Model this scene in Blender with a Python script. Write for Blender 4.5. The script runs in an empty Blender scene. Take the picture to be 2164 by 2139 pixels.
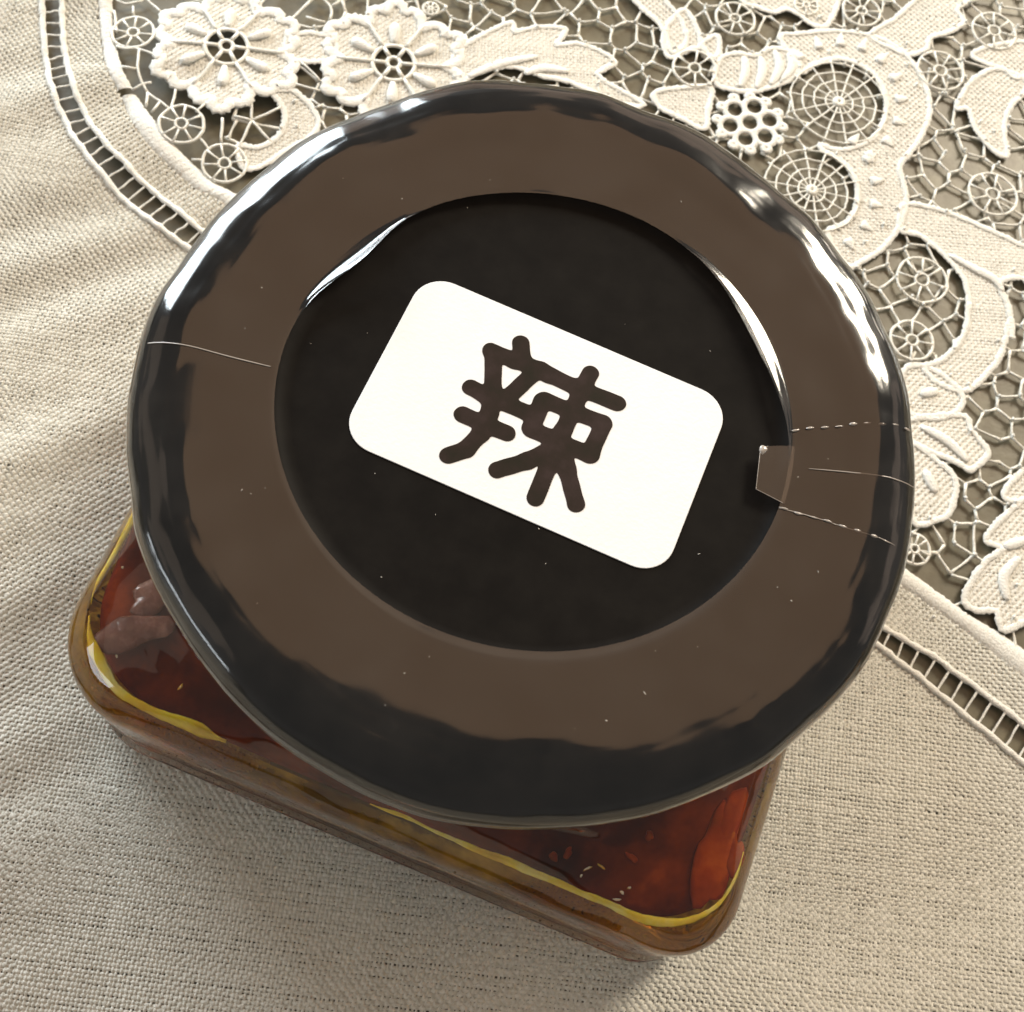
import bpy, math, random
import numpy as np
from mathutils import Vector
from mathutils import noise as pnoise

random.seed(7); rng = np.random.default_rng(7)
R = math.radians
MM = 0.001                    # everything below is written in millimetres
scene = bpy.context.scene
col = scene.collection

# ------------------------------------------------------------------ camera
JH = 47.0                     # height of the lid's top above the cloth
cam_d = bpy.data.cameras.new('camera'); cam = bpy.data.objects.new('camera', cam_d); col.objects.link(cam)
cam_d.sensor_fit = 'HORIZONTAL'; cam_d.sensor_width = 36.0; cam_d.lens = 36.0 * 2500 / 2164
cam.location = (0.0, -47.253 * MM, (JH + 94.1875) * MM)
cam.rotation_euler = (0.36237885, -0.10764359, 0.26899585)
cam_d.clip_start = 0.005; cam_d.clip_end = 20
cam_d.dof.use_dof = True; cam_d.dof.focus_distance = 0.112; cam_d.dof.aperture_fstop = 80
scene.camera = cam
IMG = 0.26899585              # the picture's right is turned this much from world x

# ------------------------------------------------------------------ light
world = bpy.data.worlds.new('World'); scene.world = world; world.use_nodes = True
bg = world.node_tree.nodes['Background']
bg.inputs[0].default_value = (1.0, 0.955, 0.89, 1); bg.inputs[1].default_value = 0.29

def area(name, loc, target, size, power, color, size_y=None, shape='RECTANGLE'):
    l = bpy.data.lights.new(name, 'AREA'); l.shape = shape; l.size = size
    if size_y: l.size_y = size_y
    l.energy = power; l.color = color
    o = bpy.data.objects.new(name, l); col.objects.link(o); o.location = loc
    o.rotation_euler = (Vector(target) - Vector(loc)).to_track_quat('-Z', 'Y').to_euler()
    return o
def polar(az_img, el, d):
    a = R(az_img) + IMG
    return (d * math.cos(R(el)) * math.cos(a), d * math.cos(R(el)) * math.sin(a), d * math.sin(R(el)))
# soft glow of the warm ceiling over the far side of the table
area('ceiling_glow', (0.03, 0.85, 1.55), (0.03, 0.85, 0.0), 1.6, 8.0, (1.0, 0.59, 0.32), 1.4)
area('far_wall_glow', (-0.3, 1.7, 0.42), (0, 0, 0.05), 2.4, 3.2, (1.0, 0.70, 0.50), 0.55)
area('left_wall_glow', polar(172, 32, 1.5), (0, 0, 0.05), 1.5, 1.1, (1.0, 0.78, 0.60), 0.5)
area('right_wall_glow', polar(12, 21, 1.5), (0, 0, 0.05), 1.0, 0.9, (1.0, 0.76, 0.60), 0.4)
# the warm lamp to the right
area('warm_lamp', polar(45, 31, 0.85), (0, 0, 0.03), 0.25, 7.4, (1.0, 0.89, 0.72), shape='DISK')
area('edge_highlight_light', polar(41, 9, 1.0), (0, 0, 0.03), 0.16, 0.4, (1.0, 0.9, 0.76), 0.09)  # added warm light, source unseen, for the highlight on the lid's outer edge
# cool window light from the upper left
area('window_light', polar(120, 15, 0.75), (-0.05, 0.04, 0), 0.42, 9.0, (0.84, 0.94, 1.0), 0.36)
area('skirt_streak_light', polar(196, 9, 1.2), (0, 0, 0.03), 0.5, 1.9, (0.9, 0.96, 1.0), 0.2)  # added cool light with no known source, for the skirt's bright streak

vs = scene.view_settings
vs.view_transform = 'Standard'; vs.look = 'None'; vs.gamma = 1.0; vs.exposure = 0.0; vs.use_curve_mapping = False
scene.cycles.use_denoising = True
scene.cycles.sample_clamp_indirect = 6; scene.cycles.max_bounces = 12; scene.cycles.transmission_bounces = 12; scene.cycles.glossy_bounces = 8; scene.cycles.diffuse_bounces = 5; scene.cycles.transparent_max_bounces = 24

# ------------------------------------------------------------------ helpers
def mat(name):
    m = bpy.data.materials.new(name); m.use_nodes = True
    nt = m.node_tree; b = nt.nodes['Principled BSDF']
    return m, nt, b
def node(nt, typ, **kw):
    n = nt.nodes.new(typ)
    for k, v in kw.items(): setattr(n, k, v)
    return n
def noise(nt, scale, detail=4.0, rough=0.55, vec=None):
    n = node(nt, 'ShaderNodeTexNoise'); n.inputs['Scale'].default_value = scale
    n.inputs['Detail'].default_value = detail; n.inputs['Roughness'].default_value = rough
    if vec is None:
        tc = node(nt, 'ShaderNodeTexCoord'); vec = tc.outputs['Object']
    nt.links.new(vec, n.inputs['Vector'])
    return n.outputs['Fac']
def ramp(nt, fac, stops):
    r = node(nt, 'ShaderNodeValToRGB'); e = r.color_ramp.elements
    while len(e) < len(stops): e.new(0.5)
    for el, (p, c) in zip(e, stops): el.position = p; el.color = (*c, 1) if len(c) == 3 else c
    nt.links.new(fac, r.inputs['Fac']); return r.outputs['Color']
def bump(nt, b, fac, strength, dist):
    n = node(nt, 'ShaderNodeBump'); n.inputs['Strength'].default_value = strength; n.inputs['Distance'].default_value = dist
    nt.links.new(fac, n.inputs['Height']); nt.links.new(n.outputs['Normal'], b.inputs['Normal']); return n
def mesh(name, verts, faces, material, parent=None, smooth=True, loc=None):
    me = bpy.data.meshes.new(name)
    v = np.asarray(verts, dtype=np.float64).reshape(-1, 3) * MM
    me.from_pydata(v.tolist(), [], faces) if not isinstance(faces, np.ndarray) else fast(me, v, faces)
    me.materials.append(material)
    me.polygons.foreach_set('use_smooth', [smooth] * len(me.polygons)); me.update()
    o = bpy.data.objects.new(name, me); col.objects.link(o)
    if parent: o.parent = parent
    if loc: o.location = loc
    return o
def fast(me, v, quads):
    me.vertices.add(len(v)); me.vertices.foreach_set('co', v.astype(np.float32).ravel())
    n = len(quads); k = quads.shape[1]
    me.loops.add(n * k); me.loops.foreach_set('vertex_index', quads.astype(np.int32).ravel())
    me.polygons.add(n); me.polygons.foreach_set('loop_start', np.arange(n, dtype=np.int32) * k)
    me.update(calc_edges=True); me.validate()
def empty(name, loc=(0, 0, 0)):
    o = bpy.data.objects.new(name, None); col.objects.link(o); o.empty_display_size = 0.01
    o.location = Vector(loc) * MM; return o
class MB:
    """collects several shapes that make up one piece"""
    def __init__(s): s.v = []; s.f = []
    def add(s, v, f):
        o = len(s.v); s.v += [tuple(p) for p in v]; s.f += [tuple(i + o for i in q) for q in f]
    def build(s, name, m, parent=None, smooth=True): return mesh(name, s.v, s.f, m, parent, smooth)
def catmull(p, n=6, closed=False):
    p = np.asarray(p, float); N = len(p); out = []
    rng_ = range(N) if closed else range(N - 1)
    for i in rng_:
        if closed: a, b, c, d = p[(i - 1) % N], p[i], p[(i + 1) % N], p[(i + 2) % N]
        else: a, b, c, d = p[max(i - 1, 0)], p[i], p[i + 1], p[min(i + 2, N - 1)]
        for k in range(n):
            t = k / n
            out.append(0.5 * ((2 * b) + (-a + c) * t + (2 * a - 5 * b + 4 * c - d) * t * t + (-a + 3 * b - 3 * c + d) * t ** 3))
    if not closed: out.append(p[-1])
    return np.array(out)
def inside(poly, pts):
    poly = np.asarray(poly); x, y = pts[:, 0], pts[:, 1]; r = np.zeros(len(pts), bool)
    xj, yj = poly[-1]
    for xi, yi in poly:
        c = (yi > y) != (yj > y)
        with np.errstate(divide='ignore', invalid='ignore'):
            r ^= c & (x < (xj - xi) * (y - yi) / (yj - yi + 1e-12) + xi)
        xj, yj = xi, yi
    return r
def zc(x, y):
    """how the cloth lies: faint rucks towards the left, flat under the jar"""
    x = np.asarray(x, float); y = np.asarray(y, float)
    u = x * math.cos(IMG) + y * math.sin(IMG); v = -x * math.sin(IMG) + y * math.cos(IMG)
    m = 1 / (1 + np.exp((u + 46 - 0.22 * v) / 6.0))
    w = (np.sin((u * 0.55 - v * 0.95) * 0.42 + 1.3 * np.sin(v * 0.07)) * 0.5 + np.sin((u * 0.35 - v * 0.8) * 0.83 + 1.7) * 0.22 + 0.9 * np.sin((u * .3 - v * .6) * .21 + .4))
    r2 = np.sqrt(x * x + y * y)
    far = np.clip((r2 - 42) / 30, 0, 1)
    return m * (w * 0.55 + 0.6) + far * 0.18 * np.sin(u * .13 + .5) * np.sin(v * .11)
def tube(mb, p, r, n=6, flat=1.0, closed=False, z0=0.0, drape=True):
    """a thread lying on the cloth along the 2-D line p; r may vary along it"""
    p = np.asarray(p, float); N = len(p); r = np.broadcast_to(np.asarray(r, float), (N,))
    if p.shape[1] == 2:
        z = (zc(p[:, 0], p[:, 1]) if drape else 0) + z0 + np.zeros(N); p = np.c_[p, z]
    T = np.roll(p, -1, 0) - np.roll(p, 1, 0)
    if not closed: T[0] = p[1] - p[0]; T[-1] = p[-1] - p[-2]
    T[:, 2] = 0; T /= (np.linalg.norm(T, axis=1)[:, None] + 1e-9)
    S = np.c_[-T[:, 1], T[:, 0], 0 * T[:, 0]]
    V = []; F = []
    for k in range(n):
        a = 2 * math.pi * k / n
        V.append(p + S * (np.cos(a) * r)[:, None] + np.array([0, 0, 1.]) * (np.sin(a) * r * flat)[:, None])
    V = np.stack(V, 1).reshape(-1, 3)
    for i in range(N if closed else N - 1):
        j = (i + 1) % N
        for k in range(n):
            l = (k + 1) % n; F.append((i * n + k, i * n + l, j * n + l, j * n + k))
    if not closed: F.append(tuple(range(n))[::-1]); F.append(tuple((N - 1) * n + k for k in range(n)))
    mb.add(V, F)
def circle(c, r, n=28, ph=0.0):
    t = np.arange(n) / n * 2 * math.pi + ph
    return np.c_[c[0] + r * np.cos(t), c[1] + r * np.sin(t)]
def wob(p, amp, fr=1.0):
    p = np.asarray(p, float); s = rng.random(4) * 6.3; q = np.arange(len(p))
    return p + amp * np.c_[np.sin(q * .9 * fr + s[0]) + .6 * np.sin(q * 1.9 * fr + s[1]), np.sin(q * .8 * fr + s[2]) + .6 * np.sin(q * 2.1 * fr + s[3])]

# ------------------------------------------------------------------ materials
def cloth_mat(name, c0, c1, rough=0.75, spec=0.25, sheen=0.15, nscale=900, bd=0.00012):
    m, nt, b = mat(name)
    f = noise(nt, nscale, 5, 0.6)
    nt.links.new(ramp(nt, f, [(0.3, c0), (0.7, c1)]), b.inputs['Base Color'])
    b.inputs['Roughness'].default_value = rough; b.inputs['Specular IOR Level'].default_value = spec
    b.inputs['Sheen Weight'].default_value = sheen
    g = noise(nt, 3600, 4, 0.65); bump(nt, b, g, 0.9, bd)
    return m
M_linen = cloth_mat('linen_thread', (0.54, 0.525, 0.45), (0.78, 0.765, 0.69), nscale=1600)
M_fine = cloth_mat('fine_linen', (0.70, 0.68, 0.60), (0.84, 0.82, 0.75), nscale=1600)
M_cord = cloth_mat('satin_stitch', (0.80, 0.785, 0.71), (0.90, 0.89, 0.83), 0.6, 0.3, 0.3, 2500, 0.00028)
M_lace = cloth_mat('lace_thread', (0.80, 0.78, 0.69), (0.88, 0.86, 0.78), 0.35, 0.55, 0.1, 1800, 0.0002)
M_back = cloth_mat('linen_far', (0.42, 0.39, 0.32), (0.60, 0.56, 0.47), nscale=1500)

m, nt, b = mat('table_top'); M_table = m
f = noise(nt, 160, 6, 0.65)
nt.links.new(ramp(nt, f, [(0.25, (0.085, 0.075, 0.045)), (0.5, (0.135, 0.12, 0.078)), (0.75, (0.22, 0.20, 0.135))]), b.inputs['Base Color'])
b.inputs['Roughness'].default_value = 0.45; bump(nt, b, f, 0.3, 0.0004)

m, nt, b = mat('black_lid_plastic'); M_lid = m
f = noise(nt, 350, 5, 0.6)
nt.links.new(ramp(nt, f, [(0.35, (0.0050, 0.0043, 0.0038)), (0.7, (0.0085, 0.0075, 0.0065))]), b.inputs['Base Color'])
b.inputs['Roughness'].default_value = 0.55; b.inputs['Specular IOR Level'].default_value = 0.07
bump(nt, b, noise(nt, 9000, 2), 0.15, 0.00002)

def film_mat(name, rough, tint, boost, bscale, bdist):
    m = bpy.data.materials.new(name); m.use_nodes = True; nt = m.node_tree; nt.nodes.clear()
    out = node(nt, 'ShaderNodeOutputMaterial'); mix = node(nt, 'ShaderNodeMixShader')
    tr = node(nt, 'ShaderNodeBsdfTransparent'); tr.inputs[0].default_value = (*tint, 1)
    gl = node(nt, 'ShaderNodeBsdfGlossy'); gl.inputs['Roughness'].default_value = rough
    fr = node(nt, 'ShaderNodeFresnel'); fr.inputs[0].default_value = 1.5
    mul = node(nt, 'ShaderNodeMath', operation='MULTIPLY'); mul.inputs[1].default_value = boost; mul.use_clamp = True
    nt.links.new(fr.outputs[0], mul.inputs[0]); nt.links.new(mul.outputs[0], mix.inputs[0])
    nt.links.new(tr.outputs[0], mix.inputs[1]); nt.links.new(gl.outputs[0], mix.inputs[2])
    df = node(nt, 'ShaderNodeBsdfDiffuse'); df.inputs[0].default_value = (0.55, 0.5, 0.44, 1); mh = node(nt, 'ShaderNodeMixShader')
    hz = noise(nt, 130, 6, 0.68)
    nt.links.new(ramp(nt, hz, [(0.40, (0.0, 0.0, 0.0)), (0.62, (0.012, 0.012, 0.012)), (0.80, (0.04, 0.04, 0.04))]), mh.inputs[0])
    nt.links.new(mix.outputs[0], mh.inputs[1]); nt.links.new(df.outputs[0], mh.inputs[2]); nt.links.new(mh.outputs[0], out.inputs[0])
    rg = node(nt, 'ShaderNodeMapRange'); rg.inputs['To Min'].default_value = rough * .7; rg.inputs['To Max'].default_value = rough * 1.4
    nt.links.new(hz, rg.inputs['Value']); nt.links.new(rg.outputs[0], gl.inputs['Roughness'])
    if bdist:
        bp = node(nt, 'ShaderNodeBump'); bp.inputs['Strength'].default_value = 1; bp.inputs['Distance'].default_value = bdist
        nt.links.new(noise(nt, bscale, 3, 0.5), bp.inputs['Height'])
        nt.links.new(bp.outputs[0], gl.inputs['Normal']); nt.links.new(bp.outputs[0], fr.inputs['Normal'])
    return m
M_film = film_mat('clear_shrink_film', 0.125, (0.97, 0.97, 0.97), 1.6, 220, 0.0)
m, nt, b = mat('clear_jar_glass'); M_glass = m
b.inputs['Base Color'].default_value = (1.0, 0.985, 0.95, 1); b.inputs['Transmission Weight'].default_value = 1.0; b.inputs['IOR'].default_value = 1.5; b.inputs['Roughness'].default_value = 0.0
bump(nt, b, noise(nt, 90, 2, 0.5), 1.0, 0.0006)

m, nt, b = mat('white_sticker_paper'); M_stick = m
nt.links.new(ramp(nt, noise(nt, 420, 6, 0.7), [(0.3, (0.84, 0.865, 0.89)), (0.7, (0.89, 0.915, 0.94))]), b.inputs['Base Color']); b.inputs['Roughness'].default_value = 0.5
bump(nt, b, noise(nt, 2500, 4, 0.6), 0.4, 0.00006)
m, nt, b = mat('faded_black_ink'); M_ink = m
f = noise(nt, 260, 5, 0.65)
nt.links.new(ramp(nt, f, [(0.3, (0.008, 0.009, 0.005)), (0.5, (0.018, 0.012, 0.010)), (0.7, (0.034, 0.022, 0.022))]), b.inputs['Base Color']); b.inputs['Specular IOR Level'].default_value = 0.2
b.inputs['Roughness'].default_value = 0.4

# ------------------------------------------------------------------ table and cloth
table = mesh('table', [(-2000, -2000, -0.8), (2000, -2000, -0.8), (2000, 2000, -0.8), (-2000, 2000, -0.8)], [(0, 1, 2, 3)], M_table)
table['kind'] = 'structure'

cloth = empty('tablecloth', (0, 0, 0))
cloth['label'] = 'ivory linen tablecloth with cutwork lace flowers lying under the jar'
cloth['category'] = 'tablecloth'
LACE = {"ladder_out":[[-89.93,72.81],[-87.2,66.62],[-85.85,63.6],[-83.86,59.13],[-81.7,54.82],[-79.77,51.52],[-77.75,48.63],[-75.31,45.63],[-72.11,42.32],[-69.41,40.15],[-65.85,37.7],[-62.1,35.35],[-59.03,34.02],[-56.03,32.82],[-53.15,31.89],[-51.42,31.31],[-39.04,26.61],[-21.28,20.66],[-0.1,14.73],[26.85,8.95],[45.1,6.41],[50.0,4.69],[55.6,2.37],[60.85,-0.17],[66.37,-2.74],[72.84,-5.93],[82.86,-10.78]],"ladder_in":[[-87.22,73.89],[-84.59,67.65],[-83.3,64.59],[-81.35,60.09],[-79.19,55.78],[-77.04,52.55],[-74.93,49.69],[-72.39,46.72],[-69.88,44.42],[-67.29,42.5],[-64.27,40.77],[-61.27,39.04],[-57.85,37.49],[-54.78,36.14],[-51.73,34.8],[-40.26,30.04],[-22.56,24.68],[-1.35,19.29],[25.92,13.39],[46.04,8.76],[51.3,6.95],[56.79,5.58],[61.65,3.7],[65.8,1.97],[72.33,-0.98],[82.45,-5.65]],"cord_out":[[-82.71,75.69],[-80.06,69.43],[-78.75,66.37],[-75.92,60.45],[-72.59,54.9],[-68.89,50.97],[-65.92,47.49],[-61.76,44.21],[-57.53,41.96],[-53.88,40.47],[-50.22,39.62],[-36.71,35.22],[-21.3,31.18],[0.04,26.32],[27.73,20.22],[44.2,16.63],[51.7,13.58],[57.08,11.61],[61.32,9.88],[65.56,7.9],[72.53,4.64],[83.47,-0.48]],"cord_in":[[-80.61,76.53],[-78.06,70.22],[-76.76,67.15],[-74.06,61.17],[-70.52,55.69],[-67.97,52.97],[-64.55,49.96],[-61.16,47.32],[-57.69,45.07],[-54.23,43.47],[-49.46,41.75],[-36.72,39.22],[-22.61,35.4],[-1.06,30.45],[26.91,24.23],[45.47,18.76],[52.41,16.06],[58.14,13.75],[62.38,12.13],[66.54,10.93],[73.51,8.14],[84.5,3.2]],"flowers":[[-58.1,64.17,11.7],[-34.92,70.7,11.95]],"wheels":[[-71.56,62.3,3.1],[-59.14,49.19,3.19],[-51.63,45.53,3.14],[12.18,97.68,3.23],[8.16,86.02,3.48],[45.36,99.56,3.85],[52.79,110.7,3.72],[56.41,79.25,3.92],[47.99,60.63,3.88],[47.97,50.21,3.24],[52.79,19.05,2.21],[22.53,104.74,1.98],[31.31,107.0,3.16],[-32.73,82.33,1.21]],"webs":[[30.76,87.54,8.2],[29.57,70.25,7.75]],"seven":[[18.35,79.05,5.62]],"motifs":{"leaf_loop":[[-49.35,58.95],[-46.9,60.37],[-43.76,59.03],[-41.78,56.76],[-42.05,54.03],[-44.53,50.52],[-46.52,47.23],[-48.85,45.75],[-50.25,47.46],[-50.82,49.02],[-48.4,49.59],[-46.54,51.73],[-46.08,54.18],[-46.78,56.57],[-48.22,58.03]],"link_band":[[-50.71,69.79],[-44.89,72.03],[-43.48,67.83],[-49.27,65.63]],"serrated_leaf":[[-26.9,74.79],[-26.06,77.57],[-22.9,81.99],[-20.29,84.62],[-19.62,82.71],[-16.98,84.81],[-12.32,86.25],[-13.04,82.56],[-10.37,84.11],[-6.43,84.01],[-3.58,82.61],[-5.9,79.61],[-2.49,78.11],[2.24,76.76],[-0.72,75.32],[-9.28,76.59],[-13.28,76.13],[-16.11,76.45],[-19.27,75.95],[-22.27,73.94],[-24.48,71.21],[-26.07,71.98]],"corner_leaf":[[-4.87,97.45],[-2.49,94.64],[0.83,92.6],[2.82,90.07],[4.2,87.71],[5.84,90.51],[4.16,94.25],[1.29,96.86],[-0.66,99.1]],"daisy_petal":[[2.11,90.82],[3.77,96.3],[5.75,95.19],[8.11,90.91],[6.48,89.19],[3.89,86.74]],"daisy_petal_b":[[8.24,90.96],[10.14,93.53],[11.1,90.59],[10.33,89.2]],"daisy_petal_c":[[3.3,79.38],[6.96,81.82],[11.26,83.43],[11.77,79.04],[11.94,75.64],[8.18,76.32],[4.66,77.09]],"top_scallop":[[11.63,104.72],[12.55,101.62],[14.94,101.4],[17.88,101.33],[19.37,102.75],[21.76,102.53],[23.72,101.39],[26.04,101.53],[27.05,104.2],[27.33,107.77],[26.83,110.69]],"top_leaf":[[33.2,102.59],[36.62,107.14],[38.94,111.52],[41.65,115.72],[43.78,117.74],[48.06,117.44],[47.25,114.37],[46.25,112.81],[47.87,110.72],[45.18,107.38],[42.75,105.69],[42.77,103.43],[40.2,100.95],[37.21,101.3]],"shell_bud":[[11.29,86.66],[11.79,89.75],[14.04,91.34],[16.79,91.95],[18.42,93.93],[20.31,94.65],[22.69,94.27],[23.67,92.08],[22.5,89.1],[20.09,86.75],[17.59,85.03],[14.35,84.24],[12.04,84.44]],"lobed_band":[[19.82,97.25],[22.2,98.54],[27.55,101.28],[33.2,102.59],[37.71,101.87],[41.33,99.15],[43.77,95.29],[44.86,90.65],[44.12,85.78],[42.72,81.79],[41.73,79.03],[42.82,76.37],[43.74,73.02],[43.3,68.58],[41.53,64.08],[39.05,60.97],[36.9,59.27],[33.18,63.7],[35.44,66.44],[36.37,69.06],[36.25,72.66],[34.76,75.48],[32.52,77.21],[29.88,77.95],[29.44,78.82],[32.24,78.82],[35.28,80.79],[37.25,83.43],[38.1,87.08],[37.8,90.88],[35.8,94.48],[32.79,96.09],[29.32,96.06],[26.21,93.96],[24.12,91.16],[22.81,93.58],[20.81,95.03]],"scroll":[[43.39,72.56],[47.53,73.55],[51.71,73.39],[55.94,72.75],[60.18,71.95],[64.2,70.44],[63.94,65.22],[62.23,65.9],[59.19,63.89],[60.95,60.42],[61.71,57.29],[62.11,54.98],[61.5,58.72],[60.89,52.43],[59.3,48.58],[56.58,44.73],[52.54,44.68],[50.25,46.52],[52.09,47.96],[54.05,50.77],[55.32,54.57],[55.2,58.97],[55.25,59.08],[54.22,62.48],[52.01,64.88],[49.29,66.81],[46.36,68.21],[43.65,68.06]],"crescent":[[49.15,95.13],[50.37,99.24],[53.42,102.99],[56.0,103.59],[59.02,102.87],[59.15,100.34],[57.56,97.55],[56.77,94.36],[57.02,90.89],[57.86,87.33],[56.46,87.17],[54.3,88.48],[51.97,91.15],[50.75,93.92],[48.83,93.2]],"curl_leaf":[[49.97,104.67],[51.77,106.87],[55.07,109.08],[58.19,110.47],[60.47,108.67],[59.19,104.05],[57.27,102.77],[55.09,103.81],[52.14,103.81]],"petal_a":[[47.67,45.32],[50.23,46.68],[53.84,45.76],[56.28,43.66],[55.88,41.28],[53.3,39.16],[49.67,38.59],[47.58,41.08]],"petal_b":[[49.26,37.51],[56.52,40.7],[58.19,38.88],[60.75,36.58],[60.39,34.92],[58.67,32.82],[56.63,33.38],[50.28,34.4]],"petal_c":[[49.83,33.64],[54.2,32.6],[57.01,30.46],[56.79,25.88],[55.35,24.24],[51.92,23.14]],"side_leaf":[[68.07,31.89],[64.57,28.07],[62.7,25.1],[62.11,23.15],[64.61,22.92],[62.68,20.71],[60.95,17.02],[60.26,13.99],[62.24,13.2],[64.84,14.0],[65.53,11.58],[67.92,13.0],[71.23,17.38],[71.99,26.27]],"side_leaf_b":[[67.6,36.33],[65.06,33.66],[63.73,30.5],[65.98,30.47],[69.61,33.3]]},"drops":[[[-23.93,72.1],[-20.11,75.98],[-15.0,79.5]],[[-16.15,75.56],[-13.66,77.55],[-9.88,78.39]],[[14.98,90.97],[15.79,88.37],[15.6,85.06]],[[17.38,91.88],[18.31,89.32],[18.04,85.62]],[[19.3,93.9],[20.72,90.96],[20.02,87.09]],[[21.55,94.2],[22.59,91.67],[21.46,88.52]],[[51.28,66.23],[55.81,64.93],[58.34,64.23],[59.89,62.56]],[[51.01,37.14],[55.15,36.0],[58.25,33.91]],[[50.32,42.0],[52.71,43.44]],[[52.48,30.81],[54.57,27.86]],[[65.99,15.76],[65.08,18.88],[66.88,22.32]],[[64.6,23.06],[67.67,25.2]]],"teeth":[[[23.77,93.77],[22.11,95.25]],[[26.18,96.82],[25.08,99.04]],[[29.24,98.62],[28.88,101.29]],[[32.53,98.91],[32.95,101.65]],[[35.56,97.64],[36.72,100.07]],[[37.92,95.0],[39.63,96.79]],[[39.28,91.39],[41.3,92.3]],[[39.48,87.31],[41.52,87.26]],[[38.51,83.34],[40.31,82.36]],[[36.54,79.97],[37.86,78.23]],[[33.8,80.48],[34.77,82.83]],[[36.33,78.2],[37.88,80.01]],[[37.95,74.9],[39.84,75.95]],[[38.44,71.04],[40.43,71.21]],[[37.77,67.14],[39.59,66.44]],[[36.06,63.7],[37.49,62.26]],[[33.54,61.14],[34.4,59.15]]],"net":[[[-72.99,69.33],[-69.24,67.41]],[[-76.29,67.33],[-74.84,67.11],[-73.12,68.28],[-72.63,69.11]],[[-73.62,67.13],[-72.76,65.44]],[[-69.09,63.43],[-67.54,64.09]],[[-69.38,59.52],[-68.44,56.47],[-67.05,54.31],[-65.63,52.85]],[[-72.93,59.36],[-71.59,59.02],[-69.38,59.52],[-66.33,58.9]],[[-70.31,55.5],[-68.37,55.76]],[[-67.65,52.36],[-66.82,53.73],[-65.73,54.64]],[[-65.63,52.85],[-63.48,51.93],[-61.54,51.01]],[[-65.63,52.85],[-64.76,50.37]],[[-62.11,54.67],[-61.43,51.05]],[[-57.3,53.38],[-57.98,51.68]],[[-54.32,52.12],[-53.12,48.5]],[[-56.09,48.05],[-54.12,46.63]],[[-56.03,44.46],[-54.3,45.03]],[[-50.43,53.39],[-51.96,57.64]],[[-50.43,53.39],[-52.86,53.15]],[[-50.43,53.39],[-50.72,48.74]],[[-50.43,53.39],[-46.74,51.17]],[[-50.43,53.39],[-47.51,57.13]],[[-50.39,78.9],[-46.76,77.22],[-46.08,74.6]],[[-46.76,77.22],[-45.72,78.71]],[[-49.51,73.88],[-46.53,74.06]],[[-47.37,65.66],[-43.7,63.61]],[[-46.93,61.61],[-43.4,61.92]],[[-43.04,58.89],[-42.09,60.05]],[[-75.78,65.4],[-74.68,63.36],[-73.84,61.6]],[[-63.39,51.7],[-63.64,49.64]],[[-50.59,47.66],[-48.52,45.55]]],"strokes":[[[-3.19,5.86],[-2.57,4.34]],[[-5.57,4.2],[-3.25,3.94],[-0.71,3.79],[0.09,3.52],[2.79,3.13],[6.73,2.75]],[[-5.25,4.02],[-4.29,0.38]],[[-1.42,2.96],[-2.96,-0.1]],[[-6.26,0.06],[-4.77,-0.24],[-0.73,-0.74]],[[-6.21,-2.71],[-1.99,-3.23]],[[-4.36,0.35],[-4.0,-1.81],[-4.2,-4.02],[-4.99,-5.84],[-6.3,-6.88]],[[3.66,4.9],[3.3,2.79],[2.72,-1.41],[2.43,-4.19],[2.02,-8.34]],[[0.36,0.95],[5.96,0.43]],[[0.22,0.84],[-0.05,-2.14]],[[-0.05,-2.14],[5.57,-2.95]],[[5.98,0.34],[5.59,-2.89]],[[1.98,-3.63],[0.39,-5.25],[-1.85,-6.84]],[[3.15,-3.07],[4.02,-5.0],[5.54,-7.82]]],"slit":[-68.48,52.05],"seam":[[-34.52,-4.64],[-30.71,-4.23],[-26.88,-4.11],[-23.41,-3.92]],"crease":[[24.69,1.56],[28.12,2.33],[31.58,3.02],[34.98,3.38]],"perforation":[[[22.52,4.74],[25.32,6.06],[29.09,7.65],[31.67,8.5],[33.51,8.91]],[[22.77,-2.98],[26.01,-2.88],[29.07,-2.97],[31.66,-2.93],[33.63,-3.0]]],"tab":[[22.58,3.25],[20.68,2.53],[20.07,2.04],[20.44,-1.85],[23.02,-2.38],[23.18,-2.4],[23.26,-1.44],[23.29,-0.49],[23.3,0.47],[23.26,1.42],[23.18,2.37],[23.06,3.32]]}
FLAKES_AND_REFLECTION = [([-31.44, -24.73], (4.2, 1.7, 0.8), 25, 0, 3), ([-30.54, -20.72], (3.2, 1.5, 0.8), 40, 0, 9), ([28.38, -29.64], (2.0, 4.6, 0.6), 10, 1, 4), ([30.21, -29.11], (0.9, 2.0, 0.8), 5, 1, 8), ([28.78, -25.75], (1.3, 3.0, 0.7), -5, 1, 15)]
HIGHLIGHT_DOTS = [[-34.64, -19.17], [-33.34, -24.66], [-32.0, -26.42], [-31.26, -25.19], [-29.47, -24.13], [-25.47, -28.17], [-23.65, -31.04], [-22.84, -31.28], [17.32, -33.48], [16.94, -34.27], [21.13, -34.81], [20.86, -35.66], [21.61, -34.22], [-32.38, -27.28], [18.54, -32.99]]
lad_o = catmull(LACE['ladder_out'], 6); lad_i = catmull(LACE['ladder_in'], 6)
cor_o = catmull(LACE['cord_out'], 6); cor_i = catmull(LACE['cord_in'], 6)
FAR = np.array([[260, -60], [260, 320], [-120, 320]])
def region(edge): return np.r_[edge, [[300, edge[-1][1]]], [[300, 330]], [[edge[0][0], 330]]]
lace_poly = region(cor_i); cordo_poly = region(cor_o); ladi_poly = region(lad_i); lado_poly = region(lad_o)

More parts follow.
